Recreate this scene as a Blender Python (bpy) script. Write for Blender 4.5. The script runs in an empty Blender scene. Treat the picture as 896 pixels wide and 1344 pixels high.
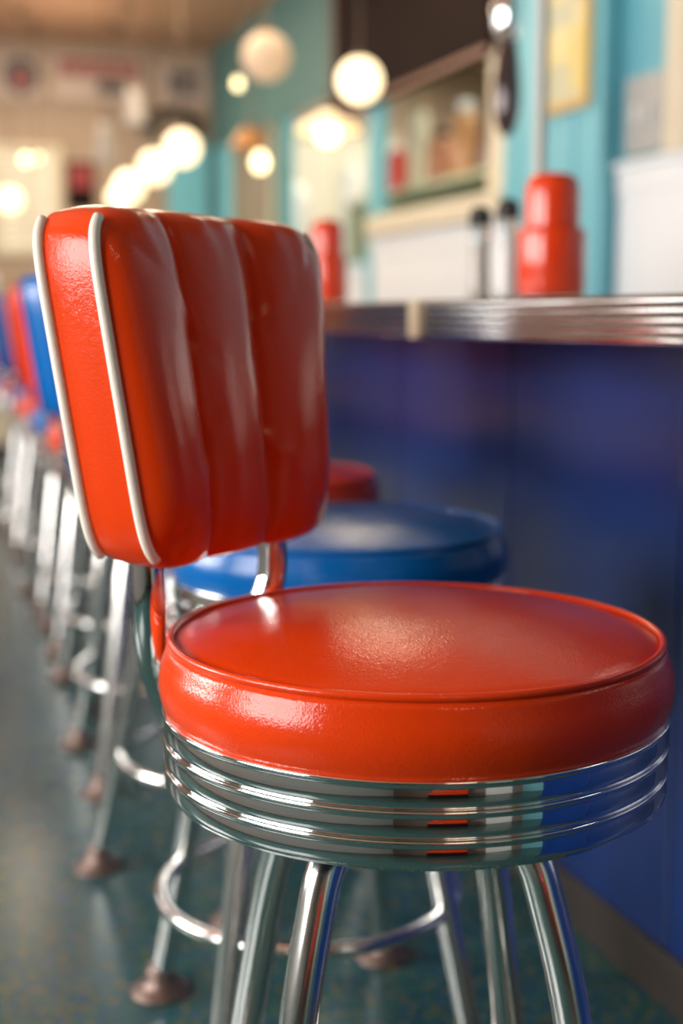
import bpy, bmesh, math, random
from mathutils import Vector, Matrix, noise
random.seed(4)
C = bpy.context.scene.collection
PI = math.pi

# ------------------------------------------------------------ materials
def new_mat(name):
    m = bpy.data.materials.new(name); m.use_nodes = True
    return m, m.node_tree.nodes, m.node_tree.links, m.node_tree.nodes['Principled BSDF']

def plain(name, col, rough=.5, metal=0., coat=0., noise_amt=0., nscale=8., bump=0., bscale=60., spec=None, trans=0., coat_rough=.05):
    m, N, L, b = new_mat(name)
    b.inputs['Base Color'].default_value = (*col, 1)
    b.inputs['Roughness'].default_value = rough
    b.inputs['Metallic'].default_value = metal
    b.inputs['Coat Weight'].default_value = coat
    b.inputs['Coat Roughness'].default_value = coat_rough
    b.inputs['Transmission Weight'].default_value = trans
    if spec is not None: b.inputs['Specular IOR Level'].default_value = spec
    tc = N.new('ShaderNodeTexCoord')
    if noise_amt:
        n = N.new('ShaderNodeTexNoise'); n.inputs['Scale'].default_value = nscale; n.inputs['Detail'].default_value = 4
        L.new(tc.outputs['Object'], n.inputs['Vector'])
        mx = N.new('ShaderNodeMix'); mx.data_type = 'RGBA'
        mx.inputs['A'].default_value = (*[c*(1-noise_amt) for c in col], 1)
        mx.inputs['B'].default_value = (*[min(1, c*(1+noise_amt)) for c in col], 1)
        L.new(n.outputs['Fac'], mx.inputs['Factor']); L.new(mx.outputs['Result'], b.inputs['Base Color'])
    if bump:
        n2 = N.new('ShaderNodeTexNoise'); n2.inputs['Scale'].default_value = bscale; n2.inputs['Detail'].default_value = 3
        L.new(tc.outputs['Object'], n2.inputs['Vector'])
        bp = N.new('ShaderNodeBump'); bp.inputs['Strength'].default_value = bump; bp.inputs['Distance'].default_value = .002
        L.new(n2.outputs['Fac'], bp.inputs['Height']); L.new(bp.outputs['Normal'], b.inputs['Normal'])
    return m

def vinyl(name, col, rough=.3):
    """upholstery vinyl: fine pebbled grain + broad soft wrinkles"""
    m, N, L, b = new_mat(name)
    b.inputs['Base Color'].default_value = (*col, 1)
    b.inputs['Roughness'].default_value = rough
    b.inputs['Specular IOR Level'].default_value = .1
    b.inputs['Coat Weight'].default_value = .56
    b.inputs['Coat Roughness'].default_value = .07
    tc = N.new('ShaderNodeTexCoord')
    v = N.new('ShaderNodeTexVoronoi'); v.inputs['Scale'].default_value = 620
    L.new(tc.outputs['Object'], v.inputs['Vector'])
    n = N.new('ShaderNodeTexNoise'); n.inputs['Scale'].default_value = 240; n.inputs['Detail'].default_value = 5
    L.new(tc.outputs['Object'], n.inputs['Vector'])
    n3 = N.new('ShaderNodeTexNoise'); n3.inputs['Scale'].default_value = 14; n3.inputs['Detail'].default_value = 2
    L.new(tc.outputs['Object'], n3.inputs['Vector'])
    b1 = N.new('ShaderNodeBump'); b1.inputs['Strength'].default_value = .22; b1.inputs['Distance'].default_value = .0005
    L.new(v.outputs['Distance'], b1.inputs['Height'])
    b2 = N.new('ShaderNodeBump'); b2.inputs['Strength'].default_value = .25; b2.inputs['Distance'].default_value = .0008
    L.new(n.outputs['Fac'], b2.inputs['Height']); L.new(b1.outputs['Normal'], b2.inputs['Normal'])
    b3 = N.new('ShaderNodeBump'); b3.inputs['Strength'].default_value = .35; b3.inputs['Distance'].default_value = .004
    L.new(n3.outputs['Fac'], b3.inputs['Height']); L.new(b2.outputs['Normal'], b3.inputs['Normal'])
    L.new(b3.outputs['Normal'], b.inputs['Normal'])
    L.new(b2.outputs['Normal'], b.inputs['Coat Normal'])
    return m

def emit(name, col, s):
    m, N, L, b = new_mat(name)
    b.inputs['Base Color'].default_value = (.8, .75, .65, 1)
    b.inputs['Emission Color'].default_value = (*col, 1)
    b.inputs['Emission Strength'].default_value = s
    return m

M = {}
M['red_vinyl'] = vinyl('orange red vinyl', (.69, .045, .003), .28)
M['blue_vinyl'] = vinyl('blue vinyl', (.001, .105, .37), .26)
M['piping'] = plain('cream piping', (.82, .76, .66), .4, bump=.15, bscale=300)
M['chrome'] = plain('chrome', (.84, .84, .83), .045, 1., bump=.04, bscale=30)
M['leg_chrome'] = plain('leg chrome', (.86, .85, .82), .17, 1., bump=.05, bscale=40)
M['foot_metal'] = plain('worn foot metal', (.20, .14, .12), .4, .75, noise_amt=.35, nscale=60)
M['dark_metal'] = plain('dark steel', (.05, .05, .055), .45, .8)
M['rib'] = plain('aluminium edge', (.80, .78, .74), .11, 1., bump=.04, bscale=30)
M['laminate'] = plain('white counter laminate', (.75, .74, .71), .2, noise_amt=.05, nscale=50)
M['clip'] = plain('beige clip', (.75, .62, .42), .35, .5)
M['kick'] = plain('dark brown kick board', (.030, .023, .018), .6, noise_amt=.4, nscale=14)
M['ceil'] = plain('warm brown ceiling', (.46, .255, .155), .7, noise_amt=.12, nscale=1.5)
M['teal'] = plain('teal paint', (.17, .50, .60), .45, noise_amt=.06, nscale=5)
M['cream'] = plain('cream paint', (.70, .62, .47), .5, noise_amt=.06, nscale=6)
M['white_tile'] = plain('white panel', (.88, .90, .92), .35)
M['tan'] = plain('tan wall', (.42, .31, .23), .6, noise_amt=.15, nscale=2.5)
M['brown'] = plain('dark brown board', (.013, .006, .005), .8, noise_amt=.4, nscale=2.5, spec=.12)
M['backwall'] = plain('back wall paint', (.22, .17, .15), .6, noise_amt=.2, nscale=2)
M['black'] = plain('black plastic', (.012, .011, .011), .35)
M['red_plastic'] = plain('red plastic', (.66, .040, .004), .2, coat=.2, noise_amt=.05, nscale=20)
M['glass'] = plain('clear glass', (.95, .96, .96), .04, trans=1.)
M['salt'] = plain('white salt', (.92, .92, .90), .7, noise_amt=.05, nscale=200)
M['pepper'] = plain('ground white pepper', (.62, .54, .47), .8, noise_amt=.5, nscale=300)
M['gold'] = plain('gold frame', (.66, .42, .13), .35, .3)
M['plate'] = plain('grey switch plate', (.45, .46, .45), .4, .2)
M['smoke'] = plain('smoked shade', (.06, .035, .035), .15, .3, coat=.5)
M['lamp_brass'] = plain('lamp metal', (.16, .12, .09), .4, .8)
M['satin'] = plain('satin grey metal', (.42, .41, .38), .5, .2)
M['maple'] = plain('pale wood', (.45, .3, .17), .45, noise_amt=.15, nscale=9)
M['white_gloss'] = plain('white enamel', (.85, .85, .83), .2)
M['orange_shade'] = plain('amber shade', (.55, .25, .08), .4)
M['shade_grey'] = plain('pale grey enamel', (.5, .47, .43), .35)
M['pale_green'] = plain('pale green paint', (.5, .56, .40), .6)

def floor_mat():
    m, N, L, b = new_mat('teal terrazzo')
    tc = N.new('ShaderNodeTexCoord')
    def vor(scale):
        v = N.new('ShaderNodeTexVoronoi'); v.inputs['Scale'].default_value = scale; v.inputs['Randomness'].default_value = 1
        L.new(tc.outputs['Object'], v.inputs['Vector']); return v
    n = N.new('ShaderNodeTexNoise'); n.inputs['Scale'].default_value = 26; n.inputs['Detail'].default_value = 6; n.inputs['Roughness'].default_value = .65
    L.new(tc.outputs['Object'], n.inputs['Vector'])
    r = N.new('ShaderNodeValToRGB'); e = r.color_ramp.elements
    e[0].position = .25; e[0].color = (.008, .045, .052, 1); e[1].position = .8; e[1].color = (.045, .115, .092, 1)
    k = e.new(.5); k.color = (.020, .074, .072, 1)
    L.new(n.outputs['Fac'], r.inputs['Fac'])
    v = vor(150)
    sep = N.new('ShaderNodeSeparateColor'); L.new(v.outputs['Color'], sep.inputs['Color'])
    gt = N.new('ShaderNodeMath'); gt.operation = 'GREATER_THAN'; gt.inputs[1].default_value = .90; L.new(sep.outputs['Red'], gt.inputs[0])
    mx = N.new('ShaderNodeMix'); mx.data_type = 'RGBA'; mx.inputs['B'].default_value = (.13, .12, .045, 1)
    L.new(gt.outputs[0], mx.inputs['Factor']); L.new(r.outputs['Color'], mx.inputs['A'])
    gt2 = N.new('ShaderNodeMath'); gt2.operation = 'GREATER_THAN'; gt2.inputs[1].default_value = .88; L.new(sep.outputs['Green'], gt2.inputs[0])
    mx2 = N.new('ShaderNodeMix'); mx2.data_type = 'RGBA'; mx2.inputs['B'].default_value = (.015, .07, .14, 1)
    L.new(gt2.outputs[0], mx2.inputs['Factor']); L.new(mx.outputs['Result'], mx2.inputs['A'])
    L.new(mx2.outputs['Result'], b.inputs['Base Color'])
    b.inputs['Roughness'].default_value = .24; b.inputs['Specular IOR Level'].default_value = .3
    bp = N.new('ShaderNodeBump'); bp.inputs['Strength'].default_value = .1; bp.inputs['Distance'].default_value = .003
    L.new(n.outputs['Fac'], bp.inputs['Height']); L.new(bp.outputs['Normal'], b.inputs['Normal'])
    return m
M['floor'] = floor_mat()
M['blue_panel'] = plain('cobalt laminate', (.002, .020, .115), .28, noise_amt=.3, nscale=3.5, bump=.08, bscale=9, coat=.3, coat_rough=.25)

# ------------------------------------------------------------ mesh helpers
def link(name, bm, mat, parent=None, smooth=True, loc=None):
    me = bpy.data.meshes.new(name)
    bmesh.ops.recalc_face_normals(bm, faces=bm.faces)
    bm.to_mesh(me); bm.free()
    if smooth:
        for p in me.polygons: p.use_smooth = True
    for mm in (mat if isinstance(mat, (list, tuple)) else [mat]): me.materials.append(mm)
    o = bpy.data.objects.new(name, me); C.objects.link(o)
    if parent is not None: o.parent = parent
    if loc is not None: o.location = loc
    return o

def box(bm, x0, x1, y0, y1, z0, z1, bev=0., mi=0):
    r = bmesh.ops.create_cube(bm, size=1)
    vs = r['verts']
    for v in vs:
        v.co = Vector(((x0+x1)/2 + v.co.x*(x1-x0), (y0+y1)/2 + v.co.y*(y1-y0), (z0+z1)/2 + v.co.z*(z1-z0)))
    fs = list({f for v in vs for f in v.link_faces})
    if bev:
        es = list({e for v in vs for e in v.link_edges})
        r = bmesh.ops.bevel(bm, geom=es, offset=bev, segments=2, affect='EDGES', profile=.6)
        fs = r['faces']
    for f in fs: f.material_index = mi
    return vs

def bx(name, dims, mat, parent=None, bev=0.):
    bm = bmesh.new(); box(bm, *dims, bev=bev)
    return link(name, bm, mat, parent, smooth=False)

def lathe(bm, prof, seg=64, cx=0, cy=0, zo=0, jitter=None):
    rows = []
    for r, z in prof:
        if r < 1e-5:
            rows.append([bm.verts.new((cx, cy, z+zo))])
        else:
            rows.append([bm.verts.new((cx+r*math.cos(2*PI*i/seg), cy+r*math.sin(2*PI*i/seg), z+zo)) for i in range(seg)])
    for a, b in zip(rows, rows[1:]):
        if len(a) == 1 and len(b) == 1: continue
        for i in range(seg):
            j = (i+1) % seg
            if len(a) == 1: bm.faces.new((a[0], b[i], b[j]))
            elif len(b) == 1: bm.faces.new((a[i], a[j], b[0]))
            else: bm.faces.new((a[i], a[j], b[j], b[i]))

def catmull(pts, n=8):
    pts = [Vector(p) for p in pts]; P = [2*pts[0]-pts[1]] + pts + [2*pts[-1]-pts[-2]]
    out = []
    for i in range(1, len(P)-2):
        for k in range(n):
            t = k/n; a, b, c, d = P[i-1:i+3]
            out.append(.5*((2*b)+(c-a)*t+(2*a-5*b+4*c-d)*t*t+(3*b-a-3*c+d)*t**3))
    out.append(pts[-1]); return out

def tube(bm, pts, r, seg=16, closed=False, cap=True):
    pts = [Vector(p) for p in pts]; n = len(pts)
    rad = r if isinstance(r, (list, tuple)) else [r]*n
    rings = []; up = None
    for i, p in enumerate(pts):
        if closed: t = (pts[(i+1) % n]-pts[i-1]).normalized()
        else: t = (pts[min(i+1, n-1)]-pts[max(i-1, 0)]).normalized()
        if up is None:
            up = Vector((0, 0, 1)) if abs(t.z) < .9 else Vector((1, 0, 0))
        s = t.cross(up).normalized(); up = s.cross(t).normalized()
        rings.append([bm.verts.new(p + (s*math.cos(2*PI*k/seg)+up*math.sin(2*PI*k/seg))*rad[i]) for k in range(seg)])
    pairs = list(zip(rings, rings[1:]))
    if closed: pairs.append((rings[-1], rings[0]))
    for a, b in pairs:
        for k in range(seg):
            j = (k+1) % seg; bm.faces.new((a[k], a[j], b[j], b[k]))
    if cap and not closed:
        bm.faces.new(rings[0][::-1]); bm.faces.new(rings[-1])

def empty(name, loc=(0, 0, 0), rz=0.):
    o = bpy.data.objects.new(name, None); C.objects.link(o)
    o.location = loc; o.rotation_euler = (0, 0, rz); o.empty_display_size = .1
    return o

def tag(o, label, cat, group=None, kind=None):
    o['label'] = label; o['category'] = cat
    if group: o['group'] = group
    if kind: o['kind'] = kind
    return o

def struct(o):
    o['kind'] = 'structure'; return o

KIDS = {}
def kid(o):
    KIDS.setdefault(o.parent.name, []).append(o); return o
def copy_tree(o, parent=None):
    c = o.copy(); C.objects.link(c)
    if parent is not None: c.parent = parent
    for ch in [x for x in ALL_CH.get(o, [])]:
        copy_tree(ch, c)
    return c
ALL_CH = {}
def index_children(root):
    for o in list(C.objects):
        if o.parent is not None: ALL_CH.setdefault(o.parent, [])
        if o.parent is not None and o not in ALL_CH[o.parent]: ALL_CH[o.parent].append(o)

# ------------------------------------------------------------ the setting
WX = 2.17      # plane of the wall behind the counter
bm = bmesh.new(); box(bm, -2.1, 6.0, -3.2, 9.6, -.1, 0); struct(link('floor', bm, M['floor'], smooth=False))
bm = bmesh.new(); box(bm, -2.1, 6.0, -3.2, 9.6, 2.6, 2.7); struct(link('ceiling', bm, M['ceil'], smooth=False))
# left wall: piers between large windows
wl = bmesh.new()
win_y = [(-.15, 1.35), (2.0, 3.3), (4.7, 6.2), (6.6, 8.1)]  # last two, unseen, are added for bright streaks in the metal edge
box(wl, -2.1, -2.0, -3.2, 9.6, 0, .72); box(wl, -2.1, -2.0, -3.2, 9.6, 2.02, 2.6)
ys = [-3.2] + [v for w in win_y for v in w] + [9.6]
for a, b in zip(ys[::2], ys[1::2]): box(wl, -2.1, -2.0, a, b, .72, 2.02)
struct(link('wall_left', wl, M['tan'], smooth=False))
bm = bmesh.new(); box(bm, -2.0, -1.985, -3.2, 9.2, 0, .66); box(bm, -2.0, -1.97, -3.2, 9.2, .66, .70, .004); struct(link('trim_9', bm, M['white_tile'], smooth=False))  # unseen white lining added to bounce light into the chrome seat band
for i, (a, b) in enumerate(win_y):
    e = struct(empty('window_%d' % (i+1), (-2.05, (a+b)/2, .72)))
    w = (b-a)/2
    f = bmesh.new()
    box(f, -.04, .05, -w, w, 0, .05); box(f, -.04, .05, -w, w, 1.25, 1.3)
    box(f, -.04, .05, -w, -w+.05, .05, 1.25); box(f, -.04, .05, w-.05, w, .05, 1.25)
    box(f, -.03, .03, -.02, .02, .05, 1.25)
    link('window_frame', f, M['white_gloss'], e, smooth=False)
# wall behind the camera with a door
bm = bmesh.new(); box(bm, -2.1, 6.0, -3.3, -3.2, 0, 2.6); struct(link('wall_back', bm, M['backwall'], smooth=False))
d1 = struct(empty('door_1', (1.35, -3.2, 0)))
bx('door_panel', (-.42, .42, 0, .045, .01, 2.05), M['white_gloss'], d1, .004)
hb = bmesh.new(); tube(hb, [(-.34, .05, 1.0), (-.34, .09, 1.0), (-.25, .09, 1.0)], .01); link('door_handle', hb, M['chrome'], d1)
# far end wall
bm = bmesh.new(); box(bm, -2.1, 6.0, 9.2, 9.3, 0, 2.6); struct(link('wall_front', bm, M['tan'], smooth=False))
# kitchen-side wall
bm = bmesh.new(); box(bm, 4.3, 4.4, -3.2, 9.6, 0, 2.6); struct(link('wall_kitchen', bm, M['cream'], smooth=False))
# right wall (behind counter) with pass-through openings
wr = bmesh.new()
box(wr, WX, WX+.05, -3.2, 4.62, 0, 2.6)                     # near teal run
box(wr, WX, WX+.05, 4.62, 5.98, 0, 1.30); box(wr, WX, WX+.05, 4.62, 5.98, 1.86, 2.6)
box(wr, WX, WX+.05, 5.98, 6.12, 0, 2.6)                     # slim pier
box(wr, WX, WX+.05, 6.12, 7.48, 0, 1.12); box(wr, WX, WX+.05, 6.12, 7.48, 1.96, 2.6)
box(wr, WX, WX+.05, 7.48, 7.66, 0, 2.6)                     # far pier
box(wr, WX, WX+.05, 7.66, 8.9, 0, 1.25); box(wr, WX, WX+.05, 7.66, 8.9, 2.0, 2.6)
box(wr, WX, WX+.05, 8.9, 9.2, 0, 2.6)
struct(link('wall_right', wr, M['teal'], smooth=False))
# projecting teal block with the poster
bm = bmesh.new(); box(bm, 2.10, WX, 3.80, 4.50, 0, 2.6); struct(link('wall_pilaster', bm, M['teal'], smooth=False))
bm = bmesh.new(); box(bm, WX-.012, WX, 6.12, 9.2, 1.96, 2.6); box(bm, WX-.012, WX, 7.48, 7.66, 1.0, 1.96); struct(link('wall_soffit', bm, plain('dimmed far teal', (.085, .20, .20), .6), smooth=False))  # dimmer light on the far teal wall is put into this darker colour
# board and batten grooves are slim raised battens
bm = bmesh.new()
for y in (3.98, 4.2, 4.4): box(bm, 2.094, 2.10, y-.006, y+.006, 0, 2.6)
box(bm, 2.09, 2.13, 3.79, 3.81, 0, 2.6, .004)
struct(link('trim_1', bm, M['teal'], smooth=False))
# white wainscots with cap rail
def wain(n, y0, y1, z1):
    bm = bmesh.new(); box(bm, WX-.02, WX, y0, y1, 0, z1-.09)
    box(bm, WX-.028, WX, y0, y1, z1-.09, z1-.02); box(bm, WX-.045, WX, y0, y1, z1-.02, z1, .004)
    struct(link('trim_%d' % n, bm, M['white_tile'], smooth=False))
wain(2, 2.0, 3.78, 1.315); wain(3, 4.5, 5.98, 1.21); wain(4, 6.12, 7.48, 1.1)
# cream casing round the first pass-through, sill and jamb
bm = bmesh.new()
box(bm, WX-.06, WX+.12, 4.56, 5.98, 1.215, 1.305, .006)
box(bm, WX-.03, WX+.02, 4.52, 4.72, 1.305, 1.82, .004)
struct(link('trim_5', bm, M['cream'], smooth=False))
# cream upright at the near end of the frame
bm = bmesh.new(); box(bm, WX-.05, WX, 3.25, 3.49, 1.315, 2.6, .004); struct(link('trim_6', bm, M['cream'], smooth=False))
# end-wall picture rail
bm = bmesh.new(); box(bm, -2.0, 2.17, 9.17, 9.2, 2.18, 2.22); struct(link('trim_7', bm, M['tan'], smooth=False))
bm = bmesh.new(); box(bm, -2.0, 2.17, 9.17, 9.2, 0, .12); struct(link('baseboard_front', bm, M['kick'], smooth=False))
# far windows with pale blinds on the end wall
def end_window(i, x0, x1, z0, z1):
    e = struct(empty('window_%d' % i, ((x0+x1)/2, 9.2, z0))); w = (x1-x0)/2; h = z1-z0
    f = bmesh.new()
    box(f, -w, w, -.03, 0, 0, .05); box(f, -w, w, -.03, 0, h-.05, h); box(f, -w, -w+.05, -.03, 0, .05, h-.05); box(f, w-.05, w, -.03, 0, .05, h-.05)
    box(f, -.015, .015, -.025, 0, .05, h-.05)
    link('window_frame', f, M['cream'], e, smooth=False)
    g = bmesh.new(); n = int(h/.05)
    for k in range(n): box(g, -w+.05, w-.05, -.022, -.006, .05+k*(h-.1)/n, .05+(k+.8)*(h-.1)/n)
    link('window_blind', g, M['blind'], e, smooth=False)
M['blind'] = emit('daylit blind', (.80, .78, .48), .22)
end_window(7, .72, 1.16, 1.25, 1.95)
end_window(8, 2.55, 3.5, .9, 2.1)

# ------------------------------------------------------------ counter
ct = tag(empty('lunch_counter', (1.0, 3.2, 0)), 'long diner counter with ribbed chrome edge and cobalt blue front panel', 'counter')
CY0, CY1 = -3.2, 4.0          # local y range (world 0 .. 7.1)
bx('counter_top', (-.262, .35, CY0, CY1, .832, .877), M['laminate'], ct)
e = bmesh.new()               # ribbed metal edge: extruded profile
prof = [(-.262, .879), (-.270, .8795), (-.2705, .8775)]
nr = 5; z_hi, z_lo = .8775, .8285; hgt = (z_hi-z_lo)/nr
for k in range(nr):
    za = z_hi-k*hgt
    for t in range(0, 9):
        a = PI*t/8
        prof.append((-.2725-.0018*math.sin(a), za-hgt*(.08+.84*(1-math.cos(a))/2)))
    prof.append((-.2695, za-hgt*.96))
prof += [(-.262, .828)]
ra = [e.verts.new((x, CY0, z)) for x, z in prof]; rb = [e.verts.new((x, CY1, z)) for x, z in prof]
for i in range(len(prof)-1): e.faces.new((ra[i], ra[i+1], rb[i+1], rb[i]))
e.faces.new(ra); e.faces.new(rb[::-1])
edge = link('metal_edge', e, M['rib'], ct, smooth=False)
cl = bmesh.new()
for yy in (1.84,): box(cl, -.2795, -.262, yy-3.2-.018, yy-3.2+.018, .827, .880, .001)
link('joint_clip', cl, M['clip'], ct, smooth=False)
panel = bmesh.new()
y = CY0; wdt = .47
while y < CY1-.01:
    y2 = min(y+wdt, CY1); box(panel, -.102, -.06, y+.0015, y2-.0015, .072, .832, .003); y = y2
link('front_panel', panel, M['blue_panel'], ct, smooth=False)
bx('back_panel', (-.06, .33, CY0+.01, CY1-.01, .072, .832), M['dark_metal'], ct)
bx('kick_board', (-.108, .32, CY0, CY1, 0, .073), M['kick'], ct, .003)

# ------------------------------------------------------------ stools
def welt(name, r, z, rad, mat, parent):
    bm = bmesh.new(); tube(bm, [(r*math.cos(2*PI*i/128), r*math.sin(2*PI*i/128), z) for i in range(128)], rad, 10, closed=True)
    return link(name, bm, mat, parent)

ZB, ZT = .668, .936
def half_w(z): return .122 + (.150-.122)*(z-ZB)/(ZT-ZB)
def lean(z): return -.159 - .101*(z-ZB)
NP = 8.
def dish(y, z):
    t = (z-ZB)/(ZT-ZB); k = .010+.011*t; q = min(1., abs(y)/half_w(z)); return -k*(1-q*q)
def outline(u, v, inset=0.):
    """u,v in [-1,1] on the unit square -> rounded trapezoid (y,z)"""
    m = max(abs(u), abs(v), 1e-6); f = m/((abs(u)**NP+abs(v)**NP)**(1/NP)+1e-9)
    uu, vv = u*f, v*f
    z = (ZB+ZT)/2 + vv*((ZT-ZB)/2-inset)
    return uu*(half_w(z)-inset), z
TH = .052
def make_backpad(mat, parent, colour):
    bm = bmesh.new(); n = 72; nv = 60
    F = {}; B = {}
    for i in range(n+1):
        for j in range(nv+1):
            u = -1+2*i/n; v = -1+2*j/nv
            # concentrate samples at border
            y, z = outline(u, v)
            # three upright channels
            c = (u+1)/2*3; fr = c-math.floor(c) if c < 3 else 1.
            s = abs(2*fr-1)
            ch = (1-s**2.6)**.75 if s < 1 else 0.
            ev = max(0., 1-abs(v)**(7 if v > 0 else 5))**.5
            bulge = max(0, 1-abs(u)**4)**.5
            wob = .0012*noise.noise(Vector((y*22, z*14, 3.1)))
            near_top = math.exp(-((1-v)/.22)**2)
            crease = .0012*math.sin(30*u+5*v)*near_top*ev
            px = .004*ev*bulge + (.030 if u < -1/3 else .025)*ch*ev + wob*ev + crease
            F[i, j] = bm.verts.new((lean(z)+px+dish(y, z), y+.004*u*ev*0, z + (.0035*ch*math.exp(-((1-abs(v))/.12)**2)*(1 if v > 0 else -1))))
            pb = .009*(max(0., (1-u**6)*(1-v**6))**.5)
            B[i, j] = bm.verts.new((lean(z)-TH-pb+dish(y, z), y, z+.005*max(0., 1-u*u)*max(0, v)**8))
    for i in range(n):
        for j in range(nv):
            bm.faces.new((F[i, j], F[i+1, j], F[i+1, j+1], F[i, j+1]))
            bm.faces.new((B[i, j], B[i, j+1], B[i+1, j+1], B[i+1, j]))
    per = [(i, 0) for i in range(n)] + [(n, j) for j in range(nv)] + [(i, nv) for i in range(n, 0, -1)] + [(0, j) for j in range(nv, 0, -1)]
    rows = [[F[k] for k in per]]
    for s in range(1, 7):
        t = s/7; row = []
        for k in per:
            a, b = F[k].co, B[k].co; p = a.lerp(b, t)
            cy, cz = 0, (ZB+ZT)/2; d = Vector((0, (p.y-cy)/.14, (p.z-cz)/.134))
            if d.length > 0: d.normalize()
            p = p + d*.0022*math.sin(PI*t)
            row.append(bm.verts.new(p))
        rows.append(row)
    rows.append([B[k] for k in per]); m = len(per)
    for a, b in zip(rows, rows[1:]):
        for k in range(m):
            j = (k+1) % m; bm.faces.new((a[k], b[k], b[j], a[j]))
    o = link('backrest', bm, mat, parent)
    # cream piping: four strands, front and rear edge of both sides
    for sgn in (-1, 1):
        for back in (0, 1):
            pts = []
            for t in range(0, 61):
                q = -1.05+2.10*t/60          # runs past the corners
                if abs(q) <= 1: u, v = sgn*1., q
                else: u, v = sgn*(1-(abs(q)-1)*1.), math.copysign(1, q)
                y, z = outline(u, v)
                pts.append((lean(z)+dish(y, z)-(TH if back else 0)+(.001 if not back else -.001), y*1.008, (z-(ZB+ZT)/2)*1.004+(ZB+ZT)/2))
            b2 = bmesh.new(); tube(b2, pts, .0042, 10)
            p = link('piping', b2, M['piping'] if colour == 'red_vinyl' else mat, o)
            if colour == 'red_vinyl': p['label'] = 'cream white piping'
    return o

def make_stool(colour):
    vin = M[colour]
    root = empty('diner_stool')
    # cushion
    bm = bmesh.new(); prof = []
    for k in range(0, 15):
        r = .181*k/14; prof.append((r, .6185+.019*(1-(r/.181)**2.4)))
    prof += [(.1835, .6165), (.1865, .6168), (.1890, .6120)]
    for k in range(1, 12):
        t = k/12; prof.append((.1875+.0068*math.sin(PI*min(1, t*1.02))**.8, .612-.050*t))
    prof += [(.186, .560), (.15, .556), (0, .556)]
    lathe(bm, prof, 128)
    for v in bm.verts:
        a = math.atan2(v.co.y, v.co.x); r = math.hypot(v.co.x, v.co.y)
        if r > .18 and .565 < v.co.z < .613:
            k = 1+.0025*noise.noise(Vector((math.cos(a)*5, math.sin(a)*5, v.co.z*25)))
            v.co.x *= k; v.co.y *= k
        elif r < .178 and v.co.z > .6:
            v.co.z += .0012*noise.noise(Vector((v.co.x*14, v.co.y*14, 1.7)))*(1-r/.178)
    seat = link('seat_cushion', bm, vin, root)
    welt('seam_welt', .1850, .6190, .0030, vin, seat)
    # ribbed chrome band
    bm = bmesh.new(); prof = [(.170, .5655), (.1885, .5670)]
    zt = .5665; hb = .0200
    for k in range(3):
        z0 = zt-k*hb; R0 = .1925-.0004*k
        for t in range(8):
            a = PI/2*.95-PI*.9*t/7
            prof.append((R0-.0014+.0014*math.cos(a), z0-.0016+.0016*math.sin(a)))
        prof += [(R0-.0021, z0-.0034), (R0-.0016, z0-.0056), (R0-.0012, z0-.0080), (R0-.0009, z0-.0105), (R0-.0007, z0-.0135), (R0-.0007, z0-.0165), (R0-.0022, z0-.0186), (R0-.0042, z0-.0192)]
    prof += [(.1885, .5062), (.1865, .5058), (.184, .510), (.183, .56)]
    lathe(bm, prof, 160)
    bd = link('seat_band', bm, M['chrome'], root)
    # underside
    bm = bmesh.new(); lathe(bm, [(0, .556), (.184, .556), (.184, .522), (.10, .518), (.095, .498), (.06, .492), (0, .492)], 64)
    link('swivel_plate', bm, M['dark_metal'], root)
    # backrest and its posts
    make_backpad(vin, root, colour)
    for s in (-1, 1):
        pts = catmull([(-.205, s*.085, .80), (-.196, s*.085, .73), (-.190, s*.085, .67), (-.190, s*.084, .63), (-.198, s*.073, .595),
                       (-.209, s*.050, .562), (-.211, s*.032, .53), (-.200, s*.026, .506), (-.165, s*.024, .494), (-.09, s*.024, .494)], 8)
        bm = bmesh.new(); tube(bm, pts, .0132, 20); link('backrest_post', bm, M['chrome'], root)
    return root

LEG_R = .0142
def make_base(root, rot):
    for k in range(4):
        a = rot+k*PI/2; c, s = math.cos(a), math.sin(a)
        pts = catmull([(r*c, r*s, z) for r, z in [(.04, .4885), (.070, .488), (.094, .479), (.111, .460), (.122, .430), (.138, .375), (.154, .30), (.183, .16), (.215, .015)]], 8)
        bm = bmesh.new(); tube(bm, pts, LEG_R, 20); lg = link('leg', bm, M['leg_chrome'], root)
        bm = bmesh.new(); lathe(bm, [(0, .034), (.0155, .036), (.018, .026), (.021, .014), (.030, .007), (.038, .004), (.039, 0), (0, 0)], 32, .2155*c, .2155*s)
        link('foot_flange', bm, M['foot_metal'], lg)
    bm = bmesh.new(); tube(bm, [(.1745*math.cos(2*PI*i/96), .1745*math.sin(2*PI*i/96), .185) for i in range(96)], .0085, 12, closed=True)
    link('foot_ring', bm, M['leg_chrome'], root)

def aim(o, rz): o.rotation_euler = (0, 0, rz)
R = math.radians
red = make_stool('red_vinyl'); make_base(red, R(-59+50))
blue = make_stool('blue_vinyl'); make_base(blue, R(-59+50))
index_children(None)
G = 'diner stools in a row along the counter'
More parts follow.
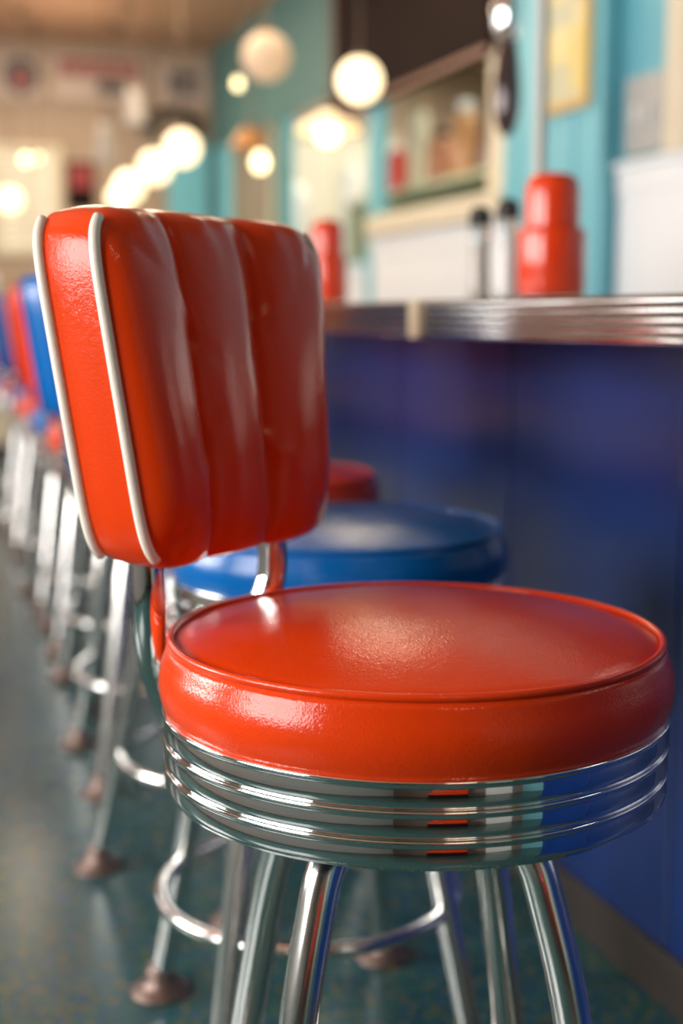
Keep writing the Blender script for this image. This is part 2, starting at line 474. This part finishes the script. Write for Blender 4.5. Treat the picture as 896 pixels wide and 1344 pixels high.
# position, facing azimuth, colour, label
row = [
 (0.377, 0.953, -50, 'red', 'orange-red vinyl bar stool in sharp focus, nearest the camera, cream piping on backrest'),
 (0.490, 1.480, -24, 'blue', 'blue vinyl stool directly behind the sharp orange-red stool, its wide seat showing'),
 (0.530, 2.020, -20, 'red', 'orange-red stool third from the front, only a seat edge showing by the counter'),
 (0.518, 2.560, -50, 'blue', 'blue stool fourth from the front, blurred backrest just left of the orange-red one'),
 (0.540, 3.100, -58, 'red', 'orange-red stool fifth from the front, thin red backrest strip between two blue ones'),
 (0.555, 3.640, -82, 'blue', 'blue stool sixth from the front, behind the thin red backrest strip'),
 (0.565, 4.180, -78, 'red', 'orange-red stool seventh from the front in the blurred row'),
 (0.600, 4.720, -58, 'blue', 'blue stool eighth from the front, blurred backrest at the left picture edge'),
 (0.610, 5.260, -60, 'red', 'orange-red stool ninth from the front, second from the far end of the row'),
 (0.610, 5.800, -60, 'blue', 'blue stool tenth from the front, last and farthest in the row'),
]
first = {'red': True, 'blue': True}; proto = {'red': red, 'blue': blue}
base_turn = [5, 14, 45, 14, 17, 12, 15, 15, 10, 15]
base_shift = [(-.004, .002), (-.033, .013), (-.032, 0), (-.02, 0)]+[(0, 0)]*6
for row_i, (x, y, az, col, lab) in enumerate(row):
    o = proto[col] if first[col] else copy_tree(proto[col])
    first[col] = False
    o.location = (x, y, 0); aim(o, R(az)); tag(o, lab, 'bar stool', G)
    if row_i:                                 # only the foreground stool shows contrasting piping
        for ch in C.objects:
            if ch.name.startswith('piping') and ch.parent.parent == o and col == 'red':
                ch.material_slots[0].link = 'OBJECT'; ch.material_slots[0].material = M['red_vinyl']
                if 'label' in ch: del ch['label']
    for ch in C.objects:                      # the seats swivel, the bases stay square to the counter
        if ch.parent == o and ch.name.split('.')[0] in ('leg', 'foot_ring'): 
            ch.rotation_euler = (0, 0, R(-50-az+base_turn[row_i]))
            ch.location = Matrix.Rotation(R(-az), 3, 'Z') @ Vector((*base_shift[row_i], 0))

# ------------------------------------------------------------ things on the counter
CT = .8795
def red_dispenser(x, y, s, lab):
    r = empty('red_canister', (x, y, CT))
    bm = bmesh.new(); lathe(bm, [(0, 0), (.042*s, 0), (.044*s, .004), (.044*s, .010), (.040*s, .012), (0, .012)], 40); link('clear_base', bm, M['glass'], r)
    bm = bmesh.new(); lathe(bm, [(0, .012), (.046*s, .012), (.0475*s, .016), (.0475*s, .108), (.046*s, .114), (.040*s, .117), (.038*s, .112), (0, .112)], 48); link('body', bm, M['red_plastic'], r)
    bm = bmesh.new(); lathe(bm, [(0, .112), (.038*s, .112), (.0385*s, .12), (.038*s, .175), (.035*s, .190), (.028*s, .199), (.015*s, .202), (0, .2025)], 48); link('lid', bm, M['red_plastic'], r)
    return tag(r, lab, 'canister', 'red canisters on the counter')
red_dispenser(1.02, 2.00, 1.14, 'large red two-tier canister on the counter beside the salt and pepper shakers')
red_dispenser(1.0, 3.10, .98, 'smaller-looking red two-tier canister farther along the counter, beside the orange-red backrest')
def shaker(x, y, h, fill, lab):
    r = empty('shaker', (x, y, CT))
    bm = bmesh.new(); lathe(bm, [(0, 0), (.019, 0), (.0205, .004), (.0175, .03), (.0165, .07), (.0185, h-.035), (.0165, h-.03), (0, h-.03)], 32); link('glass_body', bm, M['glass'], r)
    bm = bmesh.new(); lathe(bm, [(0, .004), (.0165, .005), (.0145, .03), (.0135, .07), (.0145, h*.62), (0, h*.62)], 24); link('filling', bm, M[fill], r)
    bm = bmesh.new(); lathe(bm, [(.0, h-.034), (.0195, h-.034), (.0195, h-.012), (.014, h-.003), (.006, h), (0, h)], 32); link('cap', bm, M['black'], r)
    return tag(r, lab, 'shaker', 'condiment shakers beside the red canister')
shaker(.985, 2.20, .165, 'pepper', 'black-capped glass shaker, left of the pair beside the large red canister')
shaker(1.0, 2.12, .172, 'salt', 'black-capped glass shaker, right of the pair and touching the large red canister')
# chrome upright pole through the counter
bm = bmesh.new(); lathe(bm, [(0, 0), (.04, 0), (.04, .008), (.014, .018), (.0125, .03), (.0125, 1.70), (.04, 1.712), (.04, 1.7205), (0, 1.7205)], 32)
tag(link('metal_pole', bm, M['satin'], loc=(1.20, 2.41, CT)), 'slim grey metal pole rising from the counter behind the large red canister', 'pole')

# hanging smoked shade
hl = tag(empty('hanging_lamp', (1.5, 3.20, 1.30)), 'dark elongated shade on a shiny metal stem, hanging left of the grey pole', 'hanging lamp')
bm = bmesh.new(); lathe(bm, [(0, .0), (.012, .004), (.027, .03), (.034, .07), (.035, .12), (.031, .18), (.023, .235), (.0, .24)], 32); link('shade', bm, M['smoke'], hl)
bm = bmesh.new(); lathe(bm, [(0, .235), (.024, .235), (.036, .26), (.040, .31), (.034, .36), (.018, .40), (.008, .42), (.008, 1.28), (.03, 1.285), (.03, 1.30), (0, 1.30)], 32); link('stem', bm, M['chrome'], hl)
# globe lamps
M['globe_on'] = emit('lit opal globe', (1, .76, .42), 2.6)
M['globe_dim'] = emit('dim opal globe', (1, .60, .33), .34); M['globe_dim'].node_tree.nodes['Principled BSDF'].inputs['Base Color'].default_value = (.55, .42, .30, 1)
M['bulb'] = emit('bright bulb', (1, .80, .40), 5.)
def globe(loc, r, mat, lab, drop_group='opal globe lamps over the back counter'):
    e = empty('globe_lamp', loc)
    bm = bmesh.new(); bmesh.ops.create_uvsphere(bm, u_segments=40, v_segments=24, radius=r); link('globe', bm, M[mat], e)
    bm = bmesh.new(); H = 2.6-loc[2]
    lathe(bm, [(0, r*.93), (r*.35, r*.93), (r*.38, r*1.05), (.012, r*1.18), (.003, r*1.3), (.003, H-.02), (.05, H-.015), (.05, H-.001), (0, H-.001)], 20)
    link('stem', bm, M['lamp_brass'], e)
    return tag(e, lab, 'lamp', drop_group)
globe((1.44, 5.21, 1.835), .092, 'globe_dim', 'large dim peach globe lamp, highest of the globe lamps')
globe((1.50, 4.31, 1.61), .071, 'globe_on', 'bright globe lamp in front of the dark brown board')
globe((1.40, 6.58, 1.65), .083, 'globe_on', 'bright globe lamp at the upper right of the diagonal far row')
globe((1.41, 7.31, 1.635), .085, 'globe_on', 'bright globe lamp, second from the upper right of the diagonal far row')
globe((1.40, 8.05, 1.60), .085, 'globe_on', 'bright globe lamp, second from the lower left of the diagonal far row')
globe((1.44, 8.62, 1.58), .075, 'globe_on', 'bright globe lamp at the lower left end of the diagonal far row')
globe((.66, 7.32, 1.45), .062, 'globe_on', 'soft round lamp low at the left picture edge')
def bulb(loc, r, lab, name='bare_bulb'):
    e = empty(name, loc)
    bm = bmesh.new(); lathe(bm, [(0, -r), (r*.6, -r*.8), (r, 0), (r*.8, r*.7), (r*.4, r*1.5), (0, r*1.5)], 24); link('bulb', bm, M['bulb'], e)
    bm = bmesh.new(); H = 2.6-loc[2]; lathe(bm, [(0, r*1.4), (r*.45, r*1.4), (r*.45, r*2.6), (.004, r*2.8), (.004, H-.02), (.04, H-.015), (.04, H-.001), (0, H-.001)], 16); link('socket', bm, M['lamp_brass'], e)
    return tag(e, lab, 'light bulb', 'small bare bulbs hanging from the ceiling')
bulb((1.79, 7.03, 2.03), .022, 'small bright bulb just left below the dim peach globe')
bulb((.85, 8.37, 1.76), .022, 'small yellow bulb in front of the pale green window, brighter of the two')
bulb((.97, 8.77, 1.82), .014, 'small faint bulb right beside the yellow bulb at the pale green window')
def pendant(loc, rt, rb, h, shade_mat, bulb_r, lab):
    e = empty('pendant_lamp', loc); H = 2.6-loc[2]
    bm = bmesh.new(); lathe(bm, [(rb, 0), (rb*.98, .012), (rb*.8, h*.45), (rt*1.3, h*.8), (rt, h), (0, h), (0, h-.004), (rt*.9, h-.006), (rb*.76, h*.43), (rb*.95, .01)], 40)
    link('lamp_shade', bm, shade_mat, e)
    if bulb_r:
        bm = bmesh.new(); bmesh.ops.create_uvsphere(bm, u_segments=20, v_segments=12, radius=bulb_r)
        for v in bm.verts: v.co.z += -.005
        link('bulb', bm, M['bulb'], e)
    bm = bmesh.new(); lathe(bm, [(0, h-.002), (.014, h-.002), (.014, h+.02), (.003, h+.03), (.003, H-.02), (.05, H-.015), (.05, H-.001), (0, H-.001)], 16); link('stem', bm, M['lamp_brass'], e)
    return tag(e, lab, 'pendant lamp')
M['amber_glow'] = emit('glowing amber glass', (1, .62, .22), .9)
pendant((1.60, 4.95, 1.535), .03, .115, .07, M['amber_glow'], .045, 'wide amber dome pendant with glowing bulb, below the bright globe by the brown board')
pendant((1.60, 6.10, 1.60), .03, .085, .09, M['orange_shade'], 0, 'amber domed pendant shade above the small yellow lamp')
bulb((1.88, 6.94, 1.63), .040, 'round yellow lamp under the amber pendant shade')
pendant((1.25, 6.97, 1.80), .03, .06, .17, M['shade_grey'], 0, 'pale grey cone pendant, upper of two near the signs')
pendant((1.17, 7.41, 1.66), .03, .06, .20, M['shade_grey'], 0, 'pale grey cone pendant, lower of two near the signs')

# ------------------------------------------------------------ wall things
bx('x', (0, .01, 0, .01, 0, .01), M['black']) if False else None
po = tag(empty('framed_poster', (2.10, 4.03, 1.50)), 'yellow poster in a gold frame on the teal pilaster', 'poster')
f = bmesh.new(); hh = .62; w = .165
box(f, -.02, 0, -w, w, 0, .03, .003); box(f, -.02, 0, -w, w, hh-.03, hh, .003); box(f, -.02, 0, -w, -w+.03, .03, hh-.03, .003); box(f, -.02, 0, w-.03, w, .03, hh-.03, .003)
link('frame', f, M['gold'], po, smooth=False)
def poster_mat():
    m, N, L, b = new_mat('poster print'); tc = N.new('ShaderNodeTexCoord')
    mp = N.new('ShaderNodeMapping'); mp.inputs['Scale'].default_value = (1, 4, 9); L.new(tc.outputs['Object'], mp.inputs['Vector'])
    v = N.new('ShaderNodeTexVoronoi'); v.distance = 'CHEBYCHEV'; v.inputs['Scale'].default_value = 1.2; v.inputs['Randomness'].default_value = .6
    L.new(mp.outputs['Vector'], v.inputs['Vector'])
    s = N.new('ShaderNodeSeparateColor'); L.new(v.outputs['Color'], s.inputs['Color'])
    r = N.new('ShaderNodeValToRGB'); r.color_ramp.interpolation = 'CONSTANT'; e = r.color_ramp.elements
    e[0].color = (.72, .58, .20, 1); e[1].position = .5; e[1].color = (.55, .55, .38, 1); k = e.new(.78); k.color = (.78, .66, .33, 1)
    L.new(s.outputs['Red'], r.inputs['Fac']); L.new(r.outputs['Color'], b.inputs['Base Color']); b.inputs['Roughness'].default_value = .4
    return m
bx('print', (-.008, -.001, -w+.028, w-.028, .028, hh-.028), poster_mat(), po)
sp = tag(empty('switch_box', (WX, 3.635, 1.33)), 'grey electrical switch box on the recessed teal wall above the white panel', 'switch')
bx('cover', (-.03, 0, -.105, .105, 0, .225), M['plate'], sp, .006)
for yy in (-.03, .03): bx('toggle', (-.042, -.029, yy-.008, yy+.008, .09, .14), M['white_gloss'], sp, .002)
mb = tag(empty('menu_board', (WX, 5.53, 1.80)), 'large dark brown board above the pass-through opening', 'board')
bx('board', (-.055, 0, -.86, .93, 0, .78), M['brown'], mb, .004)
f = bmesh.new(); box(f, -.062, -.05, -.86, .93, 0, .02); box(f, -.062, -.05, -.86, .93, .76, .78); box(f, -.062, -.05, .90, .93, 0.02, .76)
link('moulding', f, plain('red brown moulding', (.16, .045, .02), .4), mb, smooth=False)

def sign(name, x0, x1, z0, z1, lab, base, build):
    e = tag(empty(name, ((x0+x1)/2, 9.2, z0)), lab, 'sign', 'signs along the top of the end wall')
    bx('board', (-(x1-x0)/2, (x1-x0)/2, -.03, 0, 0, z1-z0), base, e, .004)
    build(e, (x1-x0)/2, z1-z0); return e
M['sign_pale'] = plain('pale sign board', (.56, .44, .38), .5)
M['sign_dark'] = plain('dark slate', (.07, .075, .085), .5)
M['sign_red'] = plain('faded red', (.30, .03, .035), .5)
def disc(e, r, z, mat, y, name):
    bm = bmesh.new(); bmesh.ops.create_cone(bm, cap_ends=True, segments=40, radius1=r, radius2=r, depth=.01)
    for v in bm.verts: v.co = Vector((v.co.x, y+v.co.z, z+v.co.y))
    link(name, bm, mat, e, smooth=False)
def s1(e, w, h):
    disc(e, .115, h/2, M['sign_dark'], -.036, 'roundel'); disc(e, .055, h/2-.02, M['sign_red'], -.044, 'roundel_centre')
def s2(e, w, h):
    bx('red_band', (-w+.05, w-.05, -.038, -.029, h*.52, h-.03), M['sign_red'], e)
    b = bmesh.new()
    for k in range(7):
        xx = -w+.09+k*(2*w-.18)/7
        box(b, xx, xx+.018, -.046, -.037, h*.58, h-.06)
        if k % 2 == 0: box(b, xx, xx+.055, -.046, -.037, h-.075, h-.06)
        box(b, xx+.03, xx+.055, -.046, -.037, h*.58, h*.58+.015)
    link('lettering', b, M['sign_pale'], e, smooth=False)
    bx('grey_block', (-.02, .16, -.038, -.029, .05, h*.45), M['sign_dark'], e)
def s3(e, w, h):
    bx('dark_field', (-w+.07, w-.07, -.040, -.029, .06, h-.05), M['sign_dark'], e, .004)
    b = bmesh.new()
    for k in range(5): box(b, -w+.12+k*.055, -w+.155+k*.055, -.048, -.039, h*.40, h*.56)
    link('lettering', b, M['sign_pale'], e, smooth=False)
sign('wall_sign', .78, 1.06, 2.235, 2.50, 'pale sign with a dark round emblem, leftmost of the three signs', M['sign_pale'], s1)
sign('wall_sign', 1.12, 1.72, 2.235, 2.52, 'wide sign with faded red lettering, middle of the three signs', M['sign_pale'], s2)
sign('wall_sign', 1.80, 2.14, 2.235, 2.50, 'pale sign with a dark slate rectangle, rightmost of the three signs', M['sign_pale'], s3)
aw = bmesh.new()
for k in range(12):
    a0, a1 = PI*k/12, PI*(k+1)/12
    vs = [aw.verts.new((x, y, z)) for y in (0, -.10) for x, z in ((.17*math.cos(a0), .11*math.sin(a0)), (.17*math.cos(a1), .11*math.sin(a1)), (.13*math.cos(a1), .07*math.sin(a1)), (.13*math.cos(a0), .07*math.sin(a0)))]
    for q in ((0, 1, 2, 3), (7, 6, 5, 4), (0, 4, 5, 1), (1, 5, 6, 2), (2, 6, 7, 3), (3, 7, 4, 0)): aw.faces.new([vs[i] for i in q])
box(aw, -.20, -.12, -.10, 0, -.05, .02); box(aw, .12, .20, -.10, 0, -.05, .02)
tag(link('arched_ornament', aw, M['black'], loc=(1.87, 9.2, 2.10), smooth=False), 'black arched ornament under the rightmost sign on the end wall', 'ornament')
pc = tag(empty('framed_picture', (1.28, 9.2, 1.55)), 'small dark picture with a red top on the end wall', 'picture')
bx('frame', (-.09, .09, -.025, 0, 0, .30), M['brown'], pc, .003); bx('print', (-.07, .07, -.030, -.024, .13, .28), M['sign_red'], pc)
bm = bmesh.new(); box(bm, 1.85, 2.12, 9.12, 9.2, 0, 2.0, .004); struct(link('trim_8', bm, M['teal'], smooth=False))
# low cabinet at the far end
cb = tag(empty('low_cabinet', (.45, 8.80, 0)), 'cream low cabinet with dark plinth at the far end of the aisle', 'cabinet')
bx('body', (-.6, .8, -.35, .35, .10, .34), M['cream'], cb, .006); bx('plinth', (-.57, .77, -.32, .35, 0, .10), M['kick'], cb)
bx('cabinet_top', (-.62, .82, -.37, .35, .34, .37), M['maple'], cb, .006)
for xx in (-.13, .33): bx('door_seam', (xx-.004, xx+.004, -.354, -.349, .12, .33), M['kick'], cb)
# white jugs on the cabinet (blurred white shapes at the left edge)
for i, (x, y, h, lab) in enumerate([(.62, 8.72, .75, 'tall white enamel churn on the cream cabinet at the left picture edge')]):
    bm = bmesh.new(); lathe(bm, [(0, 0), (.11, 0), (.115, .02), (.115, h*.62), (.07, h*.78), (.06, h*.88), (.075, h*.92), (.075, h), (0, h)], 40)
    tag(link('milk_churn', bm, M['white_gloss'], loc=(x, y, .371)), lab, 'churn')

# shelf and things inside the kitchen beyond the pass-through
sh = tag(empty('kitchen_shelf', (2.52, 5.85, 0)), 'pale green shelving unit seen through the pass-through', 'shelf')
bx('shelf_board', (-.17, .17, -1.15, 1.1, 1.43, 1.455), M['pale_green'], sh, .003); bx('lower_board', (-.17, .17, -1.15, 1.1, .7, .725), M['pale_green'], sh, .003)
bx('back_panel', (.17, .19, -1.15, 1.1, 0, 1.46), M['pale_green'], sh)
for yy in (-1.15, 1.07): bx('side_panel', (-.17, .17, yy, yy+.03, 0, 1.43), M['pale_green'], sh)
KZ = 1.4552
def jar(x, y, r, h, mat, name, lab, cat, capm='cream'):
    e = tag(empty(name, (x, y, KZ)), lab, cat)
    bm = bmesh.new(); lathe(bm, [(0, 0), (r*.95, 0), (r, .006), (r, h*.72), (r*.7, h*.85), (r*.5, h*.88), (0, h*.88)], 28); link('body', bm, mat, e)
    bm = bmesh.new(); lathe(bm, [(0, h*.86), (r*.55, h*.86), (r*.55, h*.99), (r*.5, h), (0, h)], 24); link('cap', bm, M[capm], e)
jar(2.46, 6.50, .045, .25, plain('red sauce', (.5, .03, .02), .2), 'sauce_bottle', 'red sauce bottle on the kitchen shelf, seen through the pass-through', 'bottle', 'white_gloss')
jar(2.47, 6.22, .05, .42, M['cream'], 'tall_jar', 'tall cream jar beside the red sauce bottle on the kitchen shelf', 'jar', 'maple')
jar(2.46, 5.93, .07, .24, plain('terracotta glaze', (.40, .17, .09), .35), 'storage_jar', 'round terracotta jar in the middle of the kitchen shelf', 'jar', 'brown')
jar(2.46, 5.42, .055, .28, plain('brown glass', (.16, .08, .05), .15), 'brown_jar', 'brown jar at the near end of the kitchen shelf', 'jar', 'black')
jar(2.46, 5.66, .06, .33, plain('amber syrup', (.55, .28, .12), .2), 'syrup_jar', 'amber syrup jar between the terracotta jar and the brown jar', 'jar', 'white_gloss')
# pale steel urns seen through the second opening
def urn(x, y, r, h, z, lab):
    e = tag(empty('steel_urn', (x, y, z)), lab, 'urn', 'steel urns behind the second opening')
    bm = bmesh.new(); lathe(bm, [(0, 0), (r, 0), (r, h*.8), (r*.9, h*.86), (r*.5, h*.93), (r*.2, h*.95), (r*.12, h), (0, h)], 36); link('body', bm, M['white_gloss'], e)
    bm = bmesh.new(); tube(bm, [(-r*.9, 0, h*.15), (-r*1.3, 0, h*.15), (-r*1.35, 0, h*.09)], .012); link('tap', bm, M['chrome'], e)
tb = tag(empty('kitchen_table', (2.62, 7.85, 0)), 'steel work table behind the second opening', 'table')
bx('table_top', (-.28, .28, -.75, .9, 1.10, 1.14), M['plate'], tb, .004)
for xx in (-.24, .24):
    for yy in (-.70, .85): bx('leg', (xx-.02, xx+.02, yy-.02, yy+.02, 0, 1.10), M['plate'], tb)
urn(2.48, 8.30, .09, .55, 1.14, 'bright white urn behind the second opening, farther of the two')
urn(2.55, 7.45, .065, .60, 1.14, 'slender white urn behind the second opening, nearer of the two')

# booths behind and beside the camera (only seen in the chrome)
def booth(x, y, rz, lab):
    e = tag(empty('booth_bench', (x, y, 0), rz), lab, 'booth', 'red booth benches under the windows')
    bx('base', (-.5, .5, -.25, .25, 0, .30), M['brown'], e, .01)
    bx('seat', (-.5, .5, -.27, .28, .30, .46), M['red_vinyl'], e, .04)
    bx('backrest', (-.5, .5, .16, .30, .46, 1.10), M['red_vinyl'], e, .04)
booth(-.1, -2.7, PI, 'red vinyl booth bench against the wall behind the camera')
booth(-1.25, 4.80, PI/2, 'red vinyl booth bench along the left wall beyond the second window')

# ------------------------------------------------------------ lights
def area(name, loc, rot, sx, sy, power, col):
    l = bpy.data.lights.new(name, 'AREA'); l.shape = 'RECTANGLE'; l.size = sx; l.size_y = sy; l.energy = power; l.color = col
    o = bpy.data.objects.new(name, l); o.location = loc; o.rotation_euler = rot; C.objects.link(o); return o
for i, (a, b) in enumerate(win_y):
    area('window_daylight', (-2.13, (a+b)/2, 1.37), (0, -PI/2, 0), 1.2, b-a, (88, 96, 26, 26)[i], (1, .97, .93))  # the two weak lamps serve the added far windows
for y, p in ((-1.5, 6), (5.4, 16), (7.9, 30)):
    area('ceiling_light', (.4 if y < 5 else .9, y, 2.57), (0, 0, 0), .6, .6, p, (1, .80, .58))
for y, p in ((5.2, 22), (6.8, 22), (8.3, 20)):
    area('kitchen_light', (3.1, y, 2.5), (0, 0, 0), .5, .8, p, (1, .93, .76))
area('counter_light', (1.75, 4.9, 2.56), (0, 0, 0), .35, .8, 8, (1, .84, .6))
for loc, p in (((1.25, 6.6, 2.2), 9), ((1.1, 8.1, 2.1), 9), ((1.0, 5.0, 2.25), 5)):  # added fill for the ceiling and end wall, no fittings hang here
    l = bpy.data.lights.new('warm_fill_light', 'POINT'); l.energy = p; l.color = (1, .78, .55); l.shadow_soft_size = .08
    o = bpy.data.objects.new('warm_fill_light', l); o.location = loc; C.objects.link(o)
w = bpy.data.worlds.new('sky'); bpy.context.scene.world = w; w.use_nodes = True
w.node_tree.nodes['Background'].inputs['Color'].default_value = (.75, .85, 1, 1); w.node_tree.nodes['Background'].inputs['Strength'].default_value = 1.2

# ------------------------------------------------------------ camera
cam = bpy.data.cameras.new('camera'); co = bpy.data.objects.new('camera', cam); C.objects.link(co)
co.location = (0, 0, .857); co.rotation_euler = (R(90-8.1), 0, R(-18.46))
cam.sensor_fit = 'VERTICAL'; cam.sensor_height = 36; cam.lens = 1800/1344*36
cam.clip_start = .02
cam.dof.use_dof = True; cam.dof.focus_distance = .925; cam.dof.aperture_fstop = 3.0
sc = bpy.context.scene; sc.camera = co
sc.view_settings.view_transform = 'Standard'; sc.view_settings.look = 'None'; sc.view_settings.gamma = 1; sc.view_settings.use_curve_mapping = False
sc.view_settings.exposure = 0.0
